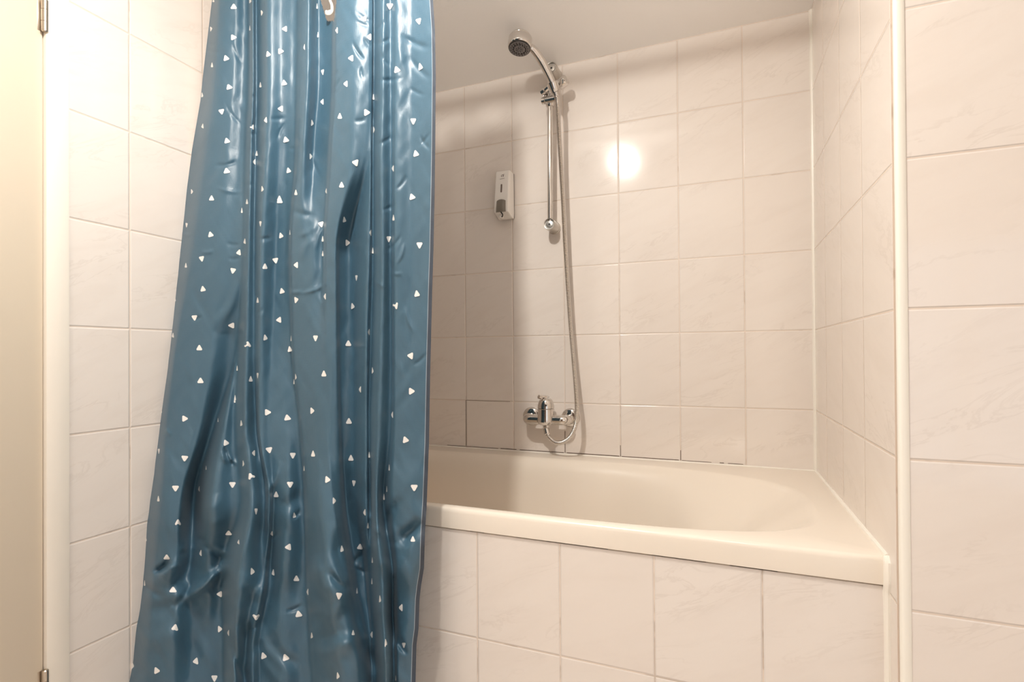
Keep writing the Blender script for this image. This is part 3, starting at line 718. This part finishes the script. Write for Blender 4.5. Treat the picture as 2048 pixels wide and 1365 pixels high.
TRI += conv(250, 750, 2.22, '160 165 90 .7,264 195 90,487 115 0 .25,413 203 0 .3,516 217 350,632 167 90,721 192 110,830 160 90,994 208 0 .8,1187 178 270 .7,1245 290 100,150 338 180 .8,265 370 185,448 303 95,572 348 270 .9,640 333 170,745 357 180,835 353 0,1003 372 0 .9,525 395 340 .6,360 415 0 .3,795 418 0 .3,1084 358 0 .3,1173 415 0 .4,560 452 95,224 503 180,329 508 20 .6,477 487 180 .9,733 486 180,898 466 95,1016 480 185 .8,1284 500 180,148 553 0,671 534 0,928 560 90 .9,1162 510 0 .25,1064 612 265 .8,1150 545 0 .2,582 605 180,752 626 350,235 658 0,1079 673 0 .4,92 731 350 .8,460 705 0 .9,652 706 20 .8,504 744 260,726 766 265,963 775 350 .8,1043 766 5 .9,1278 732 0,185 812 240,336 793 20,565 874 95,658 880 10 .7,761 907 0,1098 826 0 .4,1096 920 0 .4,213 957 0,87 928 0 .4,421 975 270,811 965 150 .7,950 981 185,1030 962 0 .6,1132 998 350 .9,1226 1035 270,582 1075 180,771 1065 350,222 1125 10,420 1130 90 .6,459 1147 150 .8,829 1160 350,1013 1148 0,1095 1155 270,1158 1193 100,1238 1200 180,34 1292 340 .8,140 1315 95,315 1273 20 .8,397 1347 180 .8,615 1250 100,713 1258 100,945 1338 100,1202 1350 0 .3')
def cloth(name, col, rough, spec):
    t = NT(name); tc = t.n.new('ShaderNodeTexCoord')
    t.put('Base Color', col); t.put('Roughness', rough); t.put('Specular IOR Level', spec)
    t.put('Sheen Weight', .06); t.put('Sheen Roughness', .4)
    mp = t.n.new('ShaderNodeMapping'); mp.inputs['Scale'].default_value = (900, 900, 60); t.l.new(tc.outputs['Object'], mp.inputs[0])
    mp2 = t.n.new('ShaderNodeMapping'); mp2.inputs['Scale'].default_value = (60, 60, 900); t.l.new(tc.outputs['Object'], mp2.inputs[0])
    h = t.math('ADD', t.noise(mp.outputs[0], 1, 1), t.math('MULTIPLY', t.noise(mp2.outputs[0], 1, 1), .6))
    b = t.bump(h, .00022); t.l.new(b.outputs[0], t.b.inputs['Normal']); return t.m
M_CURT = cloth('curtain_satin', srgb(62, 95, 115), .42, .65)
M_PRINT = cloth('curtain_white_print', srgb(238, 236, 233), .4, .5)
M_STITCH = cloth('curtain_stitching', srgb(150, 160, 168), .5, .4)
M_HEM = cloth('curtain_hem', srgb(62, 70, 82), .5, .4)
curtain()
hk = Vector(at(659, 27, -.792))
bm = bmesh.new(); add_tube(bm, catmull([hk+Vector((-.006, -.004, .004)), hk+Vector((-.003, -.006, -.004)), hk+Vector((.004, -.004, -.005)), hk+Vector((.006, .002, .006)), hk+Vector((.004, .004, .022)), hk+Vector((.0, .002, .034))], 8), .0034, 12)
add_box(bm, hk+Vector((-.010, -.003, -.002)), hk+Vector((.006, .001, .007)), .001)
tag(obj('curtain_hook', bm, M_TRIM, origin=hk), 'white plastic hook showing in the gap at the top of the curtain', 'curtain hook')
# rod and hooks above the picture's top edge
RZ = 2.072
RY = -.775
rod = thing('curtain_rod', 'white curtain rod spanning from the left wall over the tub edge', 'curtain rod', (-L/2, RY, RZ))
bm = bmesh.new(); add_tube(bm, [(-L+.004, RY, RZ), (-.8, RY, RZ), (-.006, RY, RZ)], .0125, 20); obj('tube', bm, M_ROD, rod)
for x, d in ((-L, 1), (-.001, -1)):
    bm = bmesh.new(); add_lathe(bm, (x, RY, RZ), (d, 0, 0), [(0, .020), (.006, .0195), (.008, .016), (.022, .0155)], 26); obj('end_flange', bm, M_ROD, rod)
ring0 = None
for px in (452, 520, 585, 625, 690, 735, 800, 852):
    p = at(px, -40, -.80)
    if ring0 is None:
        bm = bmesh.new(); q = [Vector((0, .020*math.cos(2*PI*k/24), .026*math.sin(2*PI*k/24))) for k in range(24)]
        rg = [[c*(1+.09*math.cos(2*PI*j/8))+Vector((.0022*math.sin(2*PI*j/8), 0, 0)) for j in range(8)] for c in q]
        add_rings(bm, rg+[rg[0]], False, False); bmesh.ops.remove_doubles(bm, verts=bm.verts, dist=1e-5)
        o = ring0 = obj('curtain_ring', bm, M_ROD, origin=(0, 0, 0))
    else:
        o = ring0.copy(); COL.objects.link(o)
    o.location = (p[0], RY-.006, RZ-.012)
    tag(o, 'white plastic ring holding the curtain on the rod', 'curtain ring', 'curtain rings along the rod')
LV = emit('lamp_glass', (1, .86, .66, 1), 30)

# ------------------------------------------------------------------ lamps
def lamp(loc, label):
    x, y, z = loc; zc = cz(y)
    root = thing('ceiling_lamp', label, 'lamp', (x, y, zc))
    bm = bmesh.new(); add_lathe(bm, (x, y, zc+.004), (0, 0, -1), [(0, .045), (.012, .045), (.015, .040)], 30); obj('base_plate', bm, M_CHROME_S, root)
    bm = bmesh.new(); add_lathe(bm, (x, y, zc-.011), (0, 0, -1), [(0, .010), (.003, .024), (.020, .026)], 28, cap1=False); obj('lamp_shade', bm, M_CHROME_S, root)
    bm = bmesh.new(); add_lathe(bm, (x, y, z+.040), (0, 0, -1), [(0, .010), (.012, .018), (.022, .021), (.034, .020), (.044, .012), (.048, .002)], 24); obj('bulb', bm, LV, root)
    return root
def point(name, loc, e, col, r):
    ld = bpy.data.lights.new(name, 'POINT'); ld.energy = e; ld.color = col; ld.shadow_soft_size = r
    o = bpy.data.objects.new(name, ld); COL.objects.link(o); o.location = loc; return o
KEY = (-.805, -1.35, 2.177)
lamp(KEY, 'small bare bulb lamp on the ceiling in front of the tub')
point('key_light', (KEY[0], KEY[1], KEY[2]-.03), 18, (1, .955, .885), .028)
kd = bpy.data.lights.new('key_reflector', 'SPOT'); kd.energy = 26; kd.color = (1, .955, .885); kd.shadow_soft_size = .028; kd.spot_size = math.radians(178); kd.spot_blend = .7
ko = bpy.data.objects.new('key_reflector', kd); COL.objects.link(ko); ko.location = (KEY[0], KEY[1], KEY[2]-.03)
def fill_spot_lamp(x, y, target, e, label):
    """unseen ceiling spotlight added as fill light, aimed down at the floor"""
    zc = cz(y); z = zc-.13; d = (Vector(target)-Vector((x, y, z))).normalized()
    root = thing('fill_spotlight', label, 'lamp', (x, y, zc), 'added fill spotlights')
    bm = bmesh.new(); add_lathe(bm, (x, y, zc+.004), (0, 0, -1), [(0, .045), (.017, .045), (.020, .040)], 30); add_tube(bm, [(x, y, zc-.015), (x, y, z+.02)], .006, 12); obj('stem', bm, M_CHROME_S, root)
    bm = bmesh.new(); c = Vector((x, y, z)); add_lathe(bm, c-d*.04, d, [(0, .012), (.004, .028), (.06, .034), (.085, .036), (.085, .033), (.05, .028), (.045, .004)], 30, cap1=False); obj('lamp_shade', bm, M_CHROME_S, root)
    bm = bmesh.new(); add_lathe(bm, c+d*.008, d, [(0, .008), (.006, .024), (.010, .024), (.012, .002)], 24); obj('bulb', bm, LV, root)
    ld = bpy.data.lights.new('fill_spot', 'SPOT'); ld.energy = e; ld.color = FILLC; ld.shadow_soft_size = .03; ld.spot_size = math.radians(115); ld.spot_blend = .6
    o = bpy.data.objects.new('fill_spot', ld); COL.objects.link(o); o.location = c+d*.06; o.rotation_euler = d.to_track_quat('-Z', 'Y').to_euler()
FILLC = (.93, .97, 1.0)
fill_spot_lamp(-1.05, -1.75, (-1.05, -2.0, 0), 10, 'unseen fill spotlight added nearest the door')
fill_spot_lamp(-.20, -1.75, (-.20, -2.0, 0), 9, 'unseen fill spotlight added in the middle of the room')
fill_spot_lamp(.65, -1.75, (.65, -2.0, 0), 3, 'unseen fill spotlight added nearest the far right wall')
ad = bpy.data.lights.new('window_fill', 'AREA'); ad.shape = 'RECTANGLE'; ad.size = WX1-WX0-.12; ad.size_y = WZ1-WZ0-.12; ad.energy = 2.0; ad.color = (.82, .91, 1)  # cool fill light added behind the viewer, set in the window
ao = bpy.data.objects.new('window_fill', ad); COL.objects.link(ao); ao.location = ((WX0+WX1)/2, YR-.03, (WZ0+WZ1)/2); ao.rotation_euler = (PI/2, 0, 0)
w = bpy.data.worlds.new('World'); sc.world = w; w.use_nodes = True
w.node_tree.nodes['Background'].inputs[0].default_value = (.75, .85, 1, 1); w.node_tree.nodes['Background'].inputs[1].default_value = 0.2

sc.view_settings.view_transform = 'Standard'; sc.view_settings.look = 'None'; sc.view_settings.gamma = 1; sc.view_settings.use_curve_mapping = False
sc.view_settings.exposure = 0.34
sc.cycles.max_bounces = 10; sc.cycles.diffuse_bounces = 8; sc.cycles.glossy_bounces = 5
sc.cycles.use_denoising = True; sc.cycles.sample_clamp_indirect = 4
